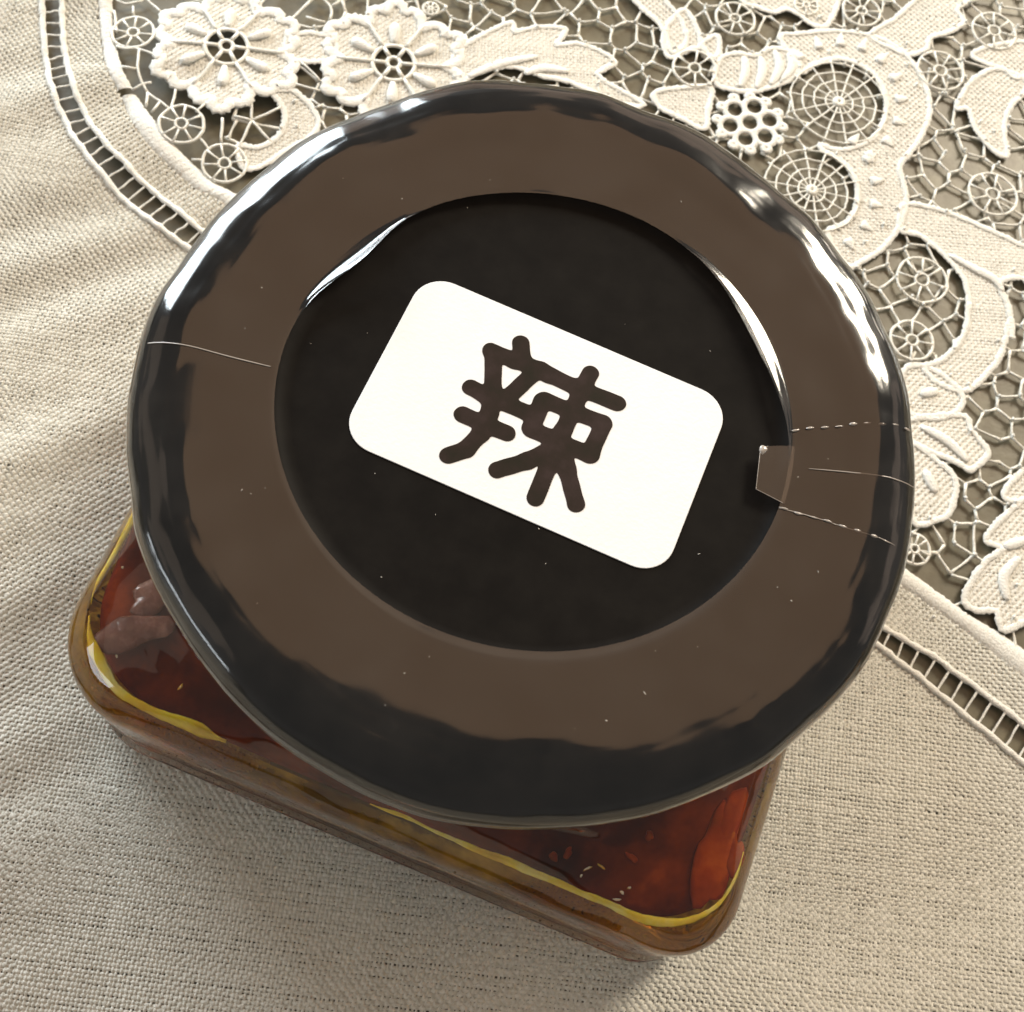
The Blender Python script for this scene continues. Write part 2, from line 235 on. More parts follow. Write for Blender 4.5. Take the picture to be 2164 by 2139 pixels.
def weave(name, keep, box, pitch, ang, width, parent, material, z0=0.0, bow=0.6, amp=0.24, kind=None, thin=0.9):
    """woven cloth: every thread a narrow bowed ribbon passing over and under the others"""
    x0, y0, x1, y1 = box; c, s = math.cos(ang), math.sin(ang)
    cs = np.array([[x0, y0], [x1, y0], [x1, y1], [x0, y1]], float)
    uu = cs[:, 0] * c + cs[:, 1] * s; vv = -cs[:, 0] * s + cs[:, 1] * c
    U0, U1, V0, V1 = (int(math.floor(a / pitch)) for a in (uu.min(), uu.max() + pitch, vv.min(), vv.max() + pitch))
    VV = []; QQ = []; off = 0
    for d in (0, 1):
        a0, a1, b0, b1 = (U0, U1, V0, V1) if d == 0 else (V0, V1, U0, U1)
        lines = np.arange(b0, b1 + 1); st = np.arange(2 * a0, 2 * a1 + 1)
        L, S = np.meshgrid(lines, st, indexing='ij')
        ph = rng.random(len(lines))[:, None]
        along = S * pitch / 2
        lat = L * pitch + pitch * (0.16 * (ph - .5) + 0.08 * np.sin(along * 1.1 / (pitch * 4) + ph * 40) + 0.07 * np.sin(along * 2.3 / (pitch * 4) + ph * 90))
        lat = lat + bow * np.sin(along * 0.035 + d * 1.1) * 1.0 + bow * .5 * np.sin(lat * .05 + along * .021)
        w = pitch * width * (1.0 if d == 0 else thin) * (0.5 + 0.18 * (rng.random(len(lines))[:, None] - .5) + 0.05 * np.sin(along * 1.7 / pitch * .35 + ph * 77) + 0.09 * (rng.random(L.shape) - .5))
        slub = np.maximum(0, np.sin(along * .11 + ph * 60) - 0.86) * 2.2 * (ph > .55)
        w = w * (1 + slub)
        even = (S % 2 == 0); cross = S // 2
        sg = np.where((cross + L + d) % 2 == 0, 1.0, -1.0)
        z = np.where(even, sg * pitch * amp, 0.0)
        pos = []
        for k, dz in ((-1, -.22), (0, .06), (1, -.22)):
            la = lat + k * w
            X, Y = (along, la) if d == 0 else (la, along)
            px = X * c - Y * s; py = X * s + Y * c
            pos.append(np.stack([px, py, z + dz * pitch + z0 + zc(px, py)], -1))
        P3 = np.stack(pos, 2)                        # lines, steps, 3, xyz
        mid = P3[:, :, 1, :2]; cen = (mid[:, :-1] + mid[:, 1:]) / 2
        ok = keep(cen.reshape(-1, 2)).reshape(cen.shape[:2])
        nl, ns = L.shape
        idx = (np.arange(nl * ns * 3).reshape(nl, ns, 3)) + off
        for k in (0, 1):
            q = np.stack([idx[:, :-1, k], idx[:, :-1, k + 1], idx[:, 1:, k + 1], idx[:, 1:, k]], -1)
            if d == 0: q = q[..., ::-1]
            QQ.append(q[ok])
        VV.append(P3.reshape(-1, 3)); off += nl * ns * 3
    V = np.concatenate(VV); Q = np.concatenate(QQ)
    used, inv = np.unique(Q, return_inverse=True)
    o = mesh(name, V[used], inv.reshape(Q.shape), material, parent)
    if kind: o['kind'] = kind
    return o

view_poly = np.array([[-100, 68], [-62, 92], [78, 130], [92, -32], [80, -46], [-40, -76], [-58, -40]])
def keep_ground(p):
    r = np.hypot(p[:, 0], p[:, 1])
    return inside(view_poly, p) & ~inside(lado_poly, p) & (r > 27)
ground = weave('linen_ground', keep_ground, (-100, -76, 92, 92), 0.49, R(8), 0.90, cloth, M_linen, kind='stuff', amp=.22, thin=.8)
band = weave('linen_border', lambda p: inside(view_poly, p) & inside(ladi_poly, p) & ~inside(cordo_poly, p) & (np.hypot(p[:, 0], p[:, 1]) > 27), (-100, -76, 92, 92), 0.49, R(11), 0.88, cloth, M_linen, kind='stuff')
# plain cloth beyond the picture's edge
mb = MB()
g = np.arange(-400, 401, 8.0); nx = len(g)
X, Y = np.meshgrid(g, g, indexing='ij'); pts = np.c_[X.ravel(), Y.ravel()]
cen = np.c_[(X[:-1, :-1] + 4).ravel(), (Y[:-1, :-1] + 4).ravel()]
vin = inside(view_poly, cen)
# keep cells wholly outside the woven area
near = np.zeros(len(cen), bool)
for dx in (-6, 0, 6):
    for dy in (-6, 0, 6): near |= inside(view_poly, cen + [dx, dy])
ok = ~near & ~inside(lado_poly, cen)
idx = np.arange(nx * nx).reshape(nx, nx)
q = np.stack([idx[:-1, :-1], idx[1:, :-1], idx[1:, 1:], idx[:-1, 1:]], -1).reshape(-1, 4)[ok]
mesh('linen_outskirts', np.c_[pts, np.full(len(pts), -0.25) + zc(pts[:, 0], pts[:, 1])], q, M_back, cloth)

# drawn-thread ladder between two stitched rails
def resample(p, step):
    d = np.r_[0, np.cumsum(np.linalg.norm(np.diff(p, axis=0), axis=1))]
    n = max(2, int(d[-1] / step)); s = np.linspace(0, d[-1], n)
    return np.c_[np.interp(s, d, p[:, 0]), np.interp(s, d, p[:, 1])]
mb = MB()
for e in (lad_o, lad_i):
    q = resample(e, 0.7); q = q[(np.abs(q) < 170).all(1)]
    q2 = wob(q, 0.06)
    tube(mb, q2, 0.40 + 0.07 * np.sin(np.arange(len(q)) * 1.9) + 0.08 * rng.random(len(q)), 8, 0.6, z0=0.12)
hem = mb.build('drawn_thread_hem', M_cord, cloth)
a = resample(lad_o, 0.4); nb = len(resample(lad_o, 2.05))
ts = np.linspace(0, 1, nb)
da = np.r_[0, np.cumsum(np.linalg.norm(np.diff(lad_o, axis=0), axis=1))]; da /= da[-1]
for i, t in enumerate(ts):
    p0 = np.array([np.interp(t, da, lad_o[:, 0]), np.interp(t, da, lad_o[:, 1])])
    j = np.argmin(np.linalg.norm(resample(lad_i, 0.2) - p0, axis=1)); p1 = resample(lad_i, 0.2)[j]
    if np.hypot(*p0) < 30 or not inside(view_poly, np.array([p0, p1])).any(): continue
    mb = MB(); n = (p1 - p0); k = rng.normal(0, 0.10, 2)
    line = np.array([p0, p0 + n * .3 + k, p0 + n * .65 - k * .6, p1]); 
    tube(mb, catmull(line, 3), 0.13 + 0.05 * rng.random(10), 6, 0.8, z0=0.1)
    mb.build('thread_bar', M_cord, hem)

# padded cord round the lace panel, with one slit near the flowers
def strip(e0, e1, n):
    d0 = np.linspace(0, 1, n)
    def samp(e):
        d = np.r_[0, np.cumsum(np.linalg.norm(np.diff(e, axis=0), axis=1))]; d /= d[-1]
        return np.c_[np.interp(d0, d, e[:, 0]), np.interp(d0, d, e[:, 1])]
    return samp(e0), samp(e1)
slit = np.array(LACE['slit'])
def pad_strip(A, B, h, seg=6):
    V = []; F = []; N = len(A)
    prof = [(k / seg, math.sin(math.pi * k / seg) ** .6) for k in range(seg + 1)]
    for i in range(N):
        for t, hh in prof:
            p = A[i] * (1 - t) + B[i] * t
            V.append((p[0], p[1], float(zc(*p)) - 0.25 + h * hh + 0.04 * math.sin(i * 2.1 + t * 3)))
    m_ = seg + 1
    for i in range(N - 1):
        for k in range(seg): F.append((i * m_ + k, (i + 1) * m_ + k, (i + 1) * m_ + k + 1, i * m_ + k + 1))
    return V, F
A, B = strip(cor_o, cor_i, 700)
mid = (A + B) / 2
cut = int(np.argmin(np.linalg.norm(mid - slit, axis=1)))
for lo, hi in ((0, cut), (cut + 3, len(A))):
    mb = MB(); AA = A[lo:hi].copy(); BB = B[lo:hi].copy()
    AA += rng.normal(0, .05, AA.shape); BB += rng.normal(0, .05, BB.shape)
    mb.add(*pad_strip(AA, BB, 0.45)); mb.build('padded_cord', M_cord, cloth)

# flowers
def outline_tube(poly, r, name, parent, z0=0.05, m=None, flat=0.26, jitter=0.05):
    mb = MB(); p = resample(np.r_[poly, poly[:1]], 0.36)[:-1]
    tube(mb, wob(p, jitter * .6), r * (0.72 + 0.2 * (np.arange(len(p)) % 2) + 0.42 * rng.random(len(p))), 8, flat, closed=True, z0=z0)
    return mb.build(name, m or M_cord, parent)
def box_of(poly): return (*(poly.min(0) - .5), *(poly.max(0) + .5))
def wheel_mesh(c, r, ns=8, inner=0.26, rr=0.2):
    mb = MB()
    tube(mb, wob(circle(c, r * .96, 30), r * .012), rr * 1.1 * (0.85 + .3 * rng.random(30)), 6, .8, True, 0.1)
    tube(mb, wob(circle(c, r * inner, 14), r * .01), rr * 1.05, 6, .8, True, 0.14)
    p0 = rng.random() * 6
    for k in range(ns):
        a = p0 + 2 * math.pi * k / ns + rng.normal(0, .05)
        d = np.array([math.cos(a), math.sin(a)]); d2 = np.array([math.cos(a + rng.normal(0, .06)), math.sin(a + rng.normal(0, .06))])
        tube(mb, np.array([np.array(c) + d * r * inner, np.array(c) + d2 * r * .6, np.array(c) + d2 * r * .96]), [rr * .9, rr * .7, rr * 1.1], 6, .8, False, 0.12)
    return mb
holes = []      # areas the net must keep out of
def flower(c, rad, rot):
    c = np.array(c); prof = [(-30, .70), (-26, .80), (-19, .90), (-13, .90), (-9, .86), (-5, .96), (0, 1.0), (5, .96), (9, .86), (13, .90), (19, .90), (26, .80)]
    pts = []
    for k in range(6):
        s = 1 + rng.normal(0, .03)
        for d, rr in prof:
            a = R(60 * k + 90 + d) + rot; q = rr * s if abs(d) < 28 else rr
            pts.append(c + rad * q * np.array([math.cos(a), math.sin(a)]))
    poly = catmull(pts, 3, True); holes.append(poly)
    root = outline_tube(poly * 0.955 + c * 0.045, rad * .075, 'lace_flower', cloth, 0.06)
    for k in range(6):
        a0, a1 = R(60 * k + 60) + rot, R(60 * k + 120) + rot
        def keep(p, a0=a0, a1=a1):
            an = np.arctan2(p[:, 1] - c[1], p[:, 0] - c[0]); w = (an - a0) % (2 * math.pi)
            return inside(poly, p) & (w < a1 - a0) & (np.hypot(*(p - c).T) > rad * .27)
        weave('petal', keep, box_of(poly), 0.52, R(14), 1.08, root, M_fine, 0.0, 0.2, 0.18, thin=.66)
        a = (a0 + a1) / 2; d = np.array([math.cos(a), math.sin(a)]); mb = MB()
        t = np.linspace(.30, .62, 7)
        tube(mb, c + d * (t * rad)[:, None], rad * np.array([.035, .05, .06, .07, .075, .07, .035]), 8, .5, z0=0.2); mb.build('stitched_drop', M_cord, root)
        d = np.array([math.cos(a0), math.sin(a0)]); mb = MB(); t = np.linspace(.27, .72, 6)
        tube(mb, wob(c + d * (t * rad)[:, None], .04), rad * .026, 6, .7, z0=0.2); mb.build('petal_seam', M_cord, root)
    mb = MB(); tube(mb, circle(c, rad * .27, 30), rad * .03, 6, .7, True, .15)
    tube(mb, circle(c, rad * .085, 12), rad * .03, 6, .7, True, .15)
    for k in range(6):
        d = np.array([math.cos(R(60 * k + 60) + rot), math.sin(R(60 * k + 60) + rot)])
        tube(mb, np.array([c + d * rad * .09, c + d * rad * .27]), rad * .028, 6, .8, z0=.14)
    mb.build('flower_centre', M_lace, root)
for x, y, r in LACE['flowers']: flower((x, y), r * .97, IMG)

for name, pts in LACE['motifs'].items():
    kind = {'leaf_loop': 'curled_leaf', 'link_band': 'link_band', 'scroll': 'lace_scroll', 'lobed_band': 'lobed_band', 'shell_bud': 'shell_bud', 'crescent': 'lace_scroll'}.get(name, 'lace_leaf')
    if 'petal' in name: kind = 'lace_petal'
    sharp = name in ('serrated_leaf', 'link_band', 'top_leaf', 'side_leaf')
    poly = catmull(pts, 2 if sharp else 5, True); holes.append(poly)
    root = outline_tube(poly, 0.46, kind, cloth, 0.05)
    weave('woven_filling', lambda p, poly=poly: inside(poly, p), box_of(poly), 0.52, R(14), 1.08, root, M_fine, 0.0, 0.2, 0.18, thin=.66)
for pts in LACE['drops']:
    q = catmull(pts, 5); n = len(q); t = np.linspace(0, 1, n); mb = MB()
    tube(mb, q, 0.25 + 0.5 * np.sin(np.pi * t) ** .7, 8, .3, z0=.14); mb.build('stitched_vein', M_cord, cloth)
for p0, p1 in LACE['teeth']:
    p0 = np.array(p0); p1 = np.array(p1); t = np.linspace(0, 1, 6); mb = MB()
    tube(mb, p0 + (p1 - p0) * t[:, None], [.75, .8, .7, .5, .3, .1], 8, .22, z0=.12); mb.build('stitched_tooth', M_cord, cloth)
for x, y, r in LACE['wheels']:
    holes.append(circle((x, y), r)); wheel_mesh((x, y), r).build('lace_wheel', M_lace, cloth)
for x, y, r in LACE['webs']:
    c = np.array((x, y)); holes.append(circle(c, r)); mb = MB(); ns = 14
    for k in range(ns):
        a = 2 * math.pi * k / ns + .1; d = np.array([math.cos(a), math.sin(a)])
        tube(mb, wob(c + d * (np.linspace(.02, 1.0, 7) * r)[:, None], .05), .15, 6, .8, z0=.1)
    for q in (.26, .48, .7, .92):
        t = circle(c, r * q, 48); tube(mb, t + rng.normal(0, .06, t.shape), .15 * (.8 + .4 * rng.random(48)), 6, .8, True, .14)
    tube(mb, circle(c, r * .07, 10), r * .06, 6, .6, True, .18)
    mb.build('lace_web', M_lace, cloth)
for x, y, r in LACE['seven']:
    c = np.array((x, y)); holes.append(circle(c, r)); mb = MB()
    for k in range(7):
        cc = c if k == 6 else c + r * .56 * np.array([math.cos(k * R(60) + .5), math.sin(k * R(60) + .5)])
        tube(mb, circle(cc, r * .285, 18), r * .085, 8, .4, True, .06 + .004 * k)
    for k in range(12):
        cc = c + r * .88 * np.array([math.cos(k * R(30) + .2), math.sin(k * R(30) + .2)])
        tube(mb, circle(cc, r * .09, 8), r * .09, 6, .4, True, .05 + .003 * k)
    mb.build('seven_hole_rosette', M_cord, cloth)

# hand-laid brides round the flowers, then the irregular net over the rest of the panel
mb = MB()
for pts in LACE['net']:
    q = resample(catmull(pts, 4), .6) if len(pts) > 2 else resample(np.array(pts), .6)
    tube(mb, wob(q, .05), .19 * (.85 + .3 * rng.random(len(q))), 6, .8, z0=.06)
mb.build('flower_brides', M_lace, cloth)

sites = []
xs = np.arange(-110, 135, 4.0)
for i, y in enumerate(np.arange(-30, 160, 3.55)):
    for x in xs: sites.append((x + (i % 2) * 2.0 + rng.normal(0, .85), y + rng.normal(0, .85)))
sites = np.array(sites)
netview = np.array([[-100, 60], [-75, 100], [95, 150], [125, 110], [120, -30], [70, -20], [40, 0], [-20, 20]])
sites = sites[inside(netview, sites) & inside(lace_poly, sites) & ~((sites[:, 0] < -47) & (sites[:, 1] < 78 )) & (np.hypot(sites[:, 0], sites[:, 1]) > 25)]
edges = {}
for i, s in enumerate(sites):
    d = np.hypot(*(sites - s).T); nb_ = np.argsort(d)[1:14]; nb_ = nb_[d[nb_] < 14]
    cell = [np.array(s) + np.array(v) * 6.5 for v in ((-1, -1), (1, -1), (1, 1), (-1, 1))]
    for j in nb_:
        n = sites[j] - s; mth = (sites[j] + s) / 2; out = []
        for k in range(len(cell)):
            A_, B_ = cell[k], cell[(k + 1) % len(cell)]
            fa, fb = (A_ - mth) @ n, (B_ - mth) @ n
            if fa <= 0: out.append(A_)
            if (fa <= 0) != (fb <= 0): out.append(A_ + (B_ - A_) * fa / (fa - fb))
        cell = out
        if not cell: break
    for k in range(len(cell)):
        A_, B_ = cell[k], cell[(k + 1) % len(cell)]
        if np.linalg.norm(A_ - B_) < .25: continue
        key = tuple(sorted((tuple(np.round(A_, 1)), tuple(np.round(B_, 1)))))
        edges[key] = (A_, B_)
mb = MB(); kn = MB()
allm = np.array([(a + b_) / 2 for a, b_ in edges.values()])
ea = np.array([a for a, b_ in edges.values()]); eb = np.array([b_ for a, b_ in edges.values()])
blocked = ~inside(lace_poly, allm)
for h in holes: blocked |= inside(h, ea) & inside(h, eb)
for (A_, B_), bl in zip(edges.values(), blocked):
    if bl or rng.random() < .03: continue
    L_ = np.linalg.norm(B_ - A_); n = max(3, int(L_ / .6)); t = np.linspace(0, 1, n)
    q = A_ + (B_ - A_) * t[:, None]
    tube(mb, wob(q, .05), .18 * (.8 + .5 * rng.random(n)) + .10 * np.abs(2 * t - 1) ** 3, 5, .8, z0=-.28 + .1 * rng.random())
    if rng.random() < .42:
        tube(kn, np.array([A_ + [-.22, 0], A_, A_ + [.22, .05]]), [.12, .26 + .12 * rng.random(), .12], 6, .8, z0=.2)
net = mb.build('lace_net', M_lace, cloth); net['kind'] = 'stuff'
ko = kn.build('lace_knots', M_cord, cloth); ko['kind'] = 'stuff'

# ------------------------------------------------------------------ the jar
jar = empty('sauce_jar', (0, 0, 0.0))
jar['label'] = 'square glass jar of red chili oil with sealed round black lid and white sticker'
jar['category'] = 'jar'
BA = R(-6.3)                 # how the square body is turned
def rsq(s, r, n=16):
    """rounded square outline, half side s, corner radius r"""
    out = []
    r0 = r
    for k, (sx, sy) in enumerate(((1, 1), (-1, 1), (-1, -1), (1, -1))):
        r = r0 * (.72 if k == 3 and r0 < 15 else 1)
        for i in range(n + 1):
            a = R(90 * k + 90 * i / n); out.append((sx * (s - r) + r * math.cos(a), sy * (s - r) + r * math.sin(a)))
    # points along the sides
    o = np.array(out); return o
def body_ring(s, r, z, blend=0.0):
    p = rsq(s, r)
    d = []
    for i in range(len(p)):
        a, b_ = p[i], p[(i + 1) % len(p)]; k = 30 if np.linalg.norm(b_ - a) > 5 else 1
        for j in range(k): d.append(a + (b_ - a) * j / k)
    p = np.array(d)
    if blend:
        rr = np.hypot(*p.T); p = p * (1 - blend) + p / rr[:, None] * s * blend
    c, s_ = math.cos(BA), math.sin(BA)
    return np.c_[p[:, 0] * c - p[:, 1] * s_, p[:, 0] * s_ + p[:, 1] * c, np.full(len(p), z)]
def loft(name, rings, m, parent, cap0=False, cap1=False):
    n = len(rings[0]); V = np.concatenate(rings); F = []
    for i in range(len(rings) - 1):
        for k in range(n):
            l = (k + 1) % n; F.append((i * n + k, i * n + l, (i + 1) * n + l, (i + 1) * n + k))
    if cap0: F.append(tuple(range(n))[::-1])
    if cap1: F.append(tuple((len(rings) - 1) * n + k for k in range(n)))
    return mesh(name, V, F, m, parent)
SB = 36.9; ZS = JH - 27.0
rings = [body_ring(SB - 4, 8, 0.35), body_ring(SB - 1.0, 9, 0.5), body_ring(SB - .1, 9.5, 1.2), body_ring(SB + .40, 9.8, 2.4), body_ring(SB + .32, 10, 3.4), body_ring(SB - .15, 10, 4.6), body_ring(SB - .2, 10, 7), body_ring(SB, 10, 12), body_ring(SB, 10, ZS - 2), body_ring(SB - .15, 10, ZS + .3),
         body_ring(SB - .7, 10, ZS + 2.0), body_ring(SB - 1.8, 10.5, ZS + 4.0), body_ring(SB - 3.4, 12, ZS + 6.3, .1), body_ring(SB - 5, 14, ZS + 8.5, .35), body_ring(33.0, 20, ZS + 10.5, .75), body_ring(31.5, 26, ZS + 12.5, 1.0), body_ring(31.5, 26, ZS + 17, 1.0)]
rings = list(catmull(np.array([q.ravel() for q in rings]), 4).reshape(-1, len(rings[0]), 3))
glass = loft('glass_body', rings, M_glass, jar, cap0=True, cap1=True)

m, nt, b = mat('chili_oil'); M_oil = m
f = noise(nt, 95, 5, 0.6)
nt.links.new(ramp(nt, f, [(0.30, (0.045, 0.008, 0.003)), (0.44, (0.10, 0.018, 0.006)), (0.58, (0.22, 0.045, 0.010)), (0.72, (0.45, 0.11, 0.018))]), b.inputs['Base Color'])
b.inputs['Roughness'].default_value = 0.5; b.inputs['Specular IOR Level'].default_value = 0.05
bump(nt, b, noise(nt, 140, 3, 0.5), 0.6, 0.0012)
m, nt, b = mat('amber_oil_layer'); M_amber = m
b.inputs['Base Color'].default_value = (0.92, 0.56, 0.07, 1); b.inputs['Transmission Weight'].default_value = 1.0; b.inputs['IOR'].default_value = 1.03; b.inputs['Roughness'].default_value = 0.03
m, nt, b = mat('yellow_oil_rim'); M_yel = m
f = noise(nt, 150, 4, 0.6)
nt.links.new(ramp(nt, f, [(0.30, (0.75, 0.42, 0.01)), (0.5, (0.95, 0.70, 0.03)), (0.7, (0.95, 0.84, 0.30))]), b.inputs['Base Color'])  # oil meniscus; its caustic brightness is put into this yellow
b.inputs['Roughness'].default_value = 0.2; b.inputs['Subsurface Weight'].default_value = 0.3; b.inputs['Subsurface Radius'].default_value = (0.002, 0.001, 0.0002)

# the oil: an amber layer against the wall, the dark red paste inside the yellow rim
IN = .55
oilr = [body_ring(SB - 5, 7, 11.0), body_ring(SB - IN - .8, 9, 11.5), body_ring(SB - IN, 9.2, 12.6), body_ring(SB - IN, 9.2, ZS - 1), body_ring(SB - IN - .6, 9.2, ZS + 1.2), body_ring(SB - 2.8, 9, ZS + 2.5), body_ring(SB - 10, 9, ZS + 2.9)]
oil = loft('oil_layer', oilr, M_amber, jar, cap0=True, cap1=True)
pr = [body_ring(SB - 10, 7, 12.0), body_ring(SB - 8.6, 8, 13.0), body_ring(SB - 6.4, 8.2, ZS - 3), body_ring(SB - 3.9, 8.4, ZS + .6), body_ring(SB - 4.3, 8.4, ZS + 1.5), body_ring(SB - 6, 8.5, ZS + 1.75), body_ring(SB - 12, 9, ZS + 2.0), body_ring(SB - 20, 9, ZS + 2.1)]
paste = loft('chili_paste', pr, M_oil, jar, cap0=True, cap1=True)
rim = body_ring(SB - 2.7, 9.2, ZS + 2.7); rim = rim[:, :2]
rp = resample(np.r_[rim, rim[:1]], .6)[:-1]
n = len(rp); th = np.arange(n) / n * 2 * math.pi
w_ = 0.36 + .10 * np.sin(th * 7 + 1) + .10 * np.sin(th * 17 + 2) + .08 * rng.random(n)
mb = MB()
# two stretches of rim, broken where the paste touches the glass
ang = np.degrees(np.arctan2(rp[:, 1], rp[:, 0])) % 360
def run(a0, a1, wid=1.0):
    k = np.where(((ang - a0) % 360) < ((a1 - a0) % 360))[0]
    o = k[np.argsort((ang[k] - a0) % 360)]; r_ = wid * np.maximum(.14, w_[o]) * np.clip(np.minimum(np.arange(len(o)), np.arange(len(o))[::-1]) / 5.0, .25, 1)
    m2 = MB(); pz = ZS + 3.15 + .15 * np.sin(np.arange(len(o)) * .35)
    tube(m2, np.c_[wob(rp[o], .10, .35), pz], r_, 8, .7, drape=False); return m2.build('yellow_oil_rim', M_yel, oil)
run(214, 239, 1.5); run(168, 213, 1.35); run(262, 318); run(329, 352)


# bits floating against the shoulder; the pale left ones paint in a pinkish reflection
m, nt, b = mat('pale_flake_and_reflection'); M_flake_refl = m
f = noise(nt, 260, 5, 0.65)
nt.links.new(ramp(nt, f, [(0.3, (0.10, 0.028, 0.016)), (0.5, (0.19, 0.07, 0.045)), (0.7, (0.36, 0.18, 0.13))]), b.inputs['Base Color'])
b.inputs['Roughness'].default_value = 0.25; b.inputs['Subsurface Weight'].default_value = 0.2; b.inputs['Subsurface Radius'].default_value = (0.002, 0.0007, 0.0004)
bump(nt, b, noise(nt, 420, 3, 0.5), 0.5, 0.0006)
m, nt, b = mat('orange_chili_flake'); M_orange = m
f = noise(nt, 200, 4, 0.6)
nt.links.new(ramp(nt, f, [(0.3, (0.18, 0.024, 0.005)), (0.55, (0.38, 0.06, 0.009)), (0.75, (0.55, 0.14, 0.03))]), b.inputs['Base Color'])
b.inputs['Roughness'].default_value = 0.35; b.inputs['Specular IOR Level'].default_value = 0.3
def blob(name, c, ax, rot, m, seed, parent):
    r_ = np.random.default_rng(seed); V = []; F = []; nu, nv = 20, 11; ph = r_.random(6) * 6.3
    for j in range(nv):
        v = math.pi * (j + .5) / nv - math.pi / 2
        for i in range(nu):
            u = 2 * math.pi * i / nu
            k = 1 + .16 * math.sin(2 * u + ph[0]) + .12 * math.sin(3 * u + 2 * v + ph[1]) + .08 * math.sin(5 * u + ph[2])
            x, y, z = ax[0] * k * math.cos(v) * math.cos(u), ax[1] * k * math.cos(v) * math.sin(u), ax[2] * math.sin(v)
            V.append((c[0] + x * math.cos(rot) - y * math.sin(rot), c[1] + x * math.sin(rot) + y * math.cos(rot), c[2] + z))
    for j in range(nv - 1):
        for i in range(nu): F.append((j * nu + i, j * nu + (i + 1) % nu, (j + 1) * nu + (i + 1) % nu, (j + 1) * nu + i))
    F.append(tuple(range(nu))[::-1]); F.append(tuple((nv - 1) * nu + i for i in range(nu)))
    return mesh(name, V, F, m, parent)
for (x, y), ax, rt, mm, sd in FLAKES_AND_REFLECTION:
    blob('chili_flake_or_reflection', (x, y, ZS + (1.95 if mm else 2.75)), (ax[0], ax[1], .5), R(rt), (M_flake_refl, M_orange)[mm], sd, paste)

m, nt, b = mat('painted_highlight'); M_highlight = m
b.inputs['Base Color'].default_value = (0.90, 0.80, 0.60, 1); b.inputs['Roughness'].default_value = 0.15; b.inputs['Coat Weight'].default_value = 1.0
m, nt, b = mat('red_chili_flake'); M_red = m
nt.links.new(ramp(nt, noise(nt, 300, 4, 0.6), [(0.3, (0.06, 0.006, 0.003)), (0.55, (0.20, 0.022, 0.006)), (0.75, (0.40, 0.07, 0.012))]), b.inputs['Base Color'])
b.inputs['Roughness'].default_value = 0.3
rf = np.random.default_rng(31)
for k in range(30):
    a_ = R(rf.uniform(190, 345)) ; sq = body_ring(rf.uniform(SB - 13, SB - 5.5), 8, 0)[:, :2]
    an = np.arctan2(sq[:, 1], sq[:, 0]); x, y = sq[np.argmin(np.abs((an - a_ + math.pi) % (2 * math.pi) - math.pi))]
    blob('chili_flake_or_reflection', (x, y, ZS + 1.9 + rf.uniform(-.1, .25)), (rf.uniform(.3, .9), rf.uniform(.2, .5), .2), rf.uniform(0, 6.3), (M_red, M_red, M_orange, M_flake_refl)[k % 4], 100 + k, paste)
for k, (x, y) in enumerate(HIGHLIGHT_DOTS):
    blob('highlight_dot', (x, y, ZS + 2.55), (.16 + .12 * (k % 3), .13, .14), R(50 * k), M_highlight, 40 + k, paste)  # pale blobs that paint in the small white highlights at the corners

# golden film of oil clinging to the glass below the rim
M_gold = bpy.data.materials.new('golden_oil_film'); M_gold.use_nodes = True; nt = M_gold.node_tree; nt.nodes.clear()
out = node(nt, 'ShaderNodeOutputMaterial'); mx = node(nt, 'ShaderNodeMixShader'); m2 = node(nt, 'ShaderNodeMixShader')
tr = node(nt, 'ShaderNodeBsdfTransparent'); tr.inputs[0].default_value = (0.95, 0.66, 0.14, 1)
df = node(nt, 'ShaderNodeBsdfDiffuse'); tl = node(nt, 'ShaderNodeBsdfTranslucent'); fz = noise(nt, 85, 5, 0.62)
gc = ramp(nt, noise(nt, 60, 3), [(0.3, (0.62, 0.27, 0.02)), (0.6, (0.80, 0.50, 0.03)), (0.8, (0.9, 0.68, 0.10))])
nt.links.new(gc, df.inputs[0]); nt.links.new(gc, tl.inputs[0]); m2.inputs[0].default_value = .5
nt.links.new(df.outputs[0], m2.inputs[1]); nt.links.new(tl.outputs[0], m2.inputs[2])
nt.links.new(ramp(nt, fz, [(0.42, (0.05, 0.05, 0.05)), (0.66, (0.75, 0.75, 0.75))]), mx.inputs[0])
nt.links.new(tr.outputs[0], mx.inputs[1]); nt.links.new(m2.outputs[0], mx.inputs[2]); nt.links.new(mx.outputs[0], out.inputs[0])
loft('golden_oil_film', [body_ring(SB - .5, 9.4, ZS - 5), body_ring(SB - .42, 9.4, ZS - 3), body_ring(SB - .42, 9.4, ZS - 1), body_ring(SB - .95, 9.3, ZS + 1.3), body_ring(SB - 2.4, 9.1, ZS + 2.9)], M_gold, oil)

# ---- lid: black plastic, recessed middle, rounded shoulder, plain skirt
def puff(r, t):
    a = (math.degrees(t - IMG) + 180) % 360 - 180
    k = min(1, max(0, (r - 28) / 6))
    return r + k * (1.25 * math.exp(-((a - 88) / 42) ** 2))
def lathe(name, prof, m, parent, seg=192, disp=None, a0=0.0, a1=2 * math.pi, cap=False):
    full = abs(a1 - a0 - 2 * math.pi) < 1e-6; n = seg if full else seg + 1
    t = a0 + (a1 - a0) * np.arange(n) / seg; V = []; F = []
    for i, (r, z) in enumerate(prof):
        for k in range(n):
            rr, zz = (r, z) if disp is None else disp(r, z, t[k], i)
            V.append((rr * math.cos(t[k]), rr * math.sin(t[k]), zz))
    for i in range(len(prof) - 1):
        for k in range(n if full else n - 1):
            l = (k + 1) % n; F.append((i * n + k, (i + 1) * n + k, (i + 1) * n + l, i * n + l))
    if cap: F.append(tuple(range(n)))
    return mesh(name, V, F, m, parent)
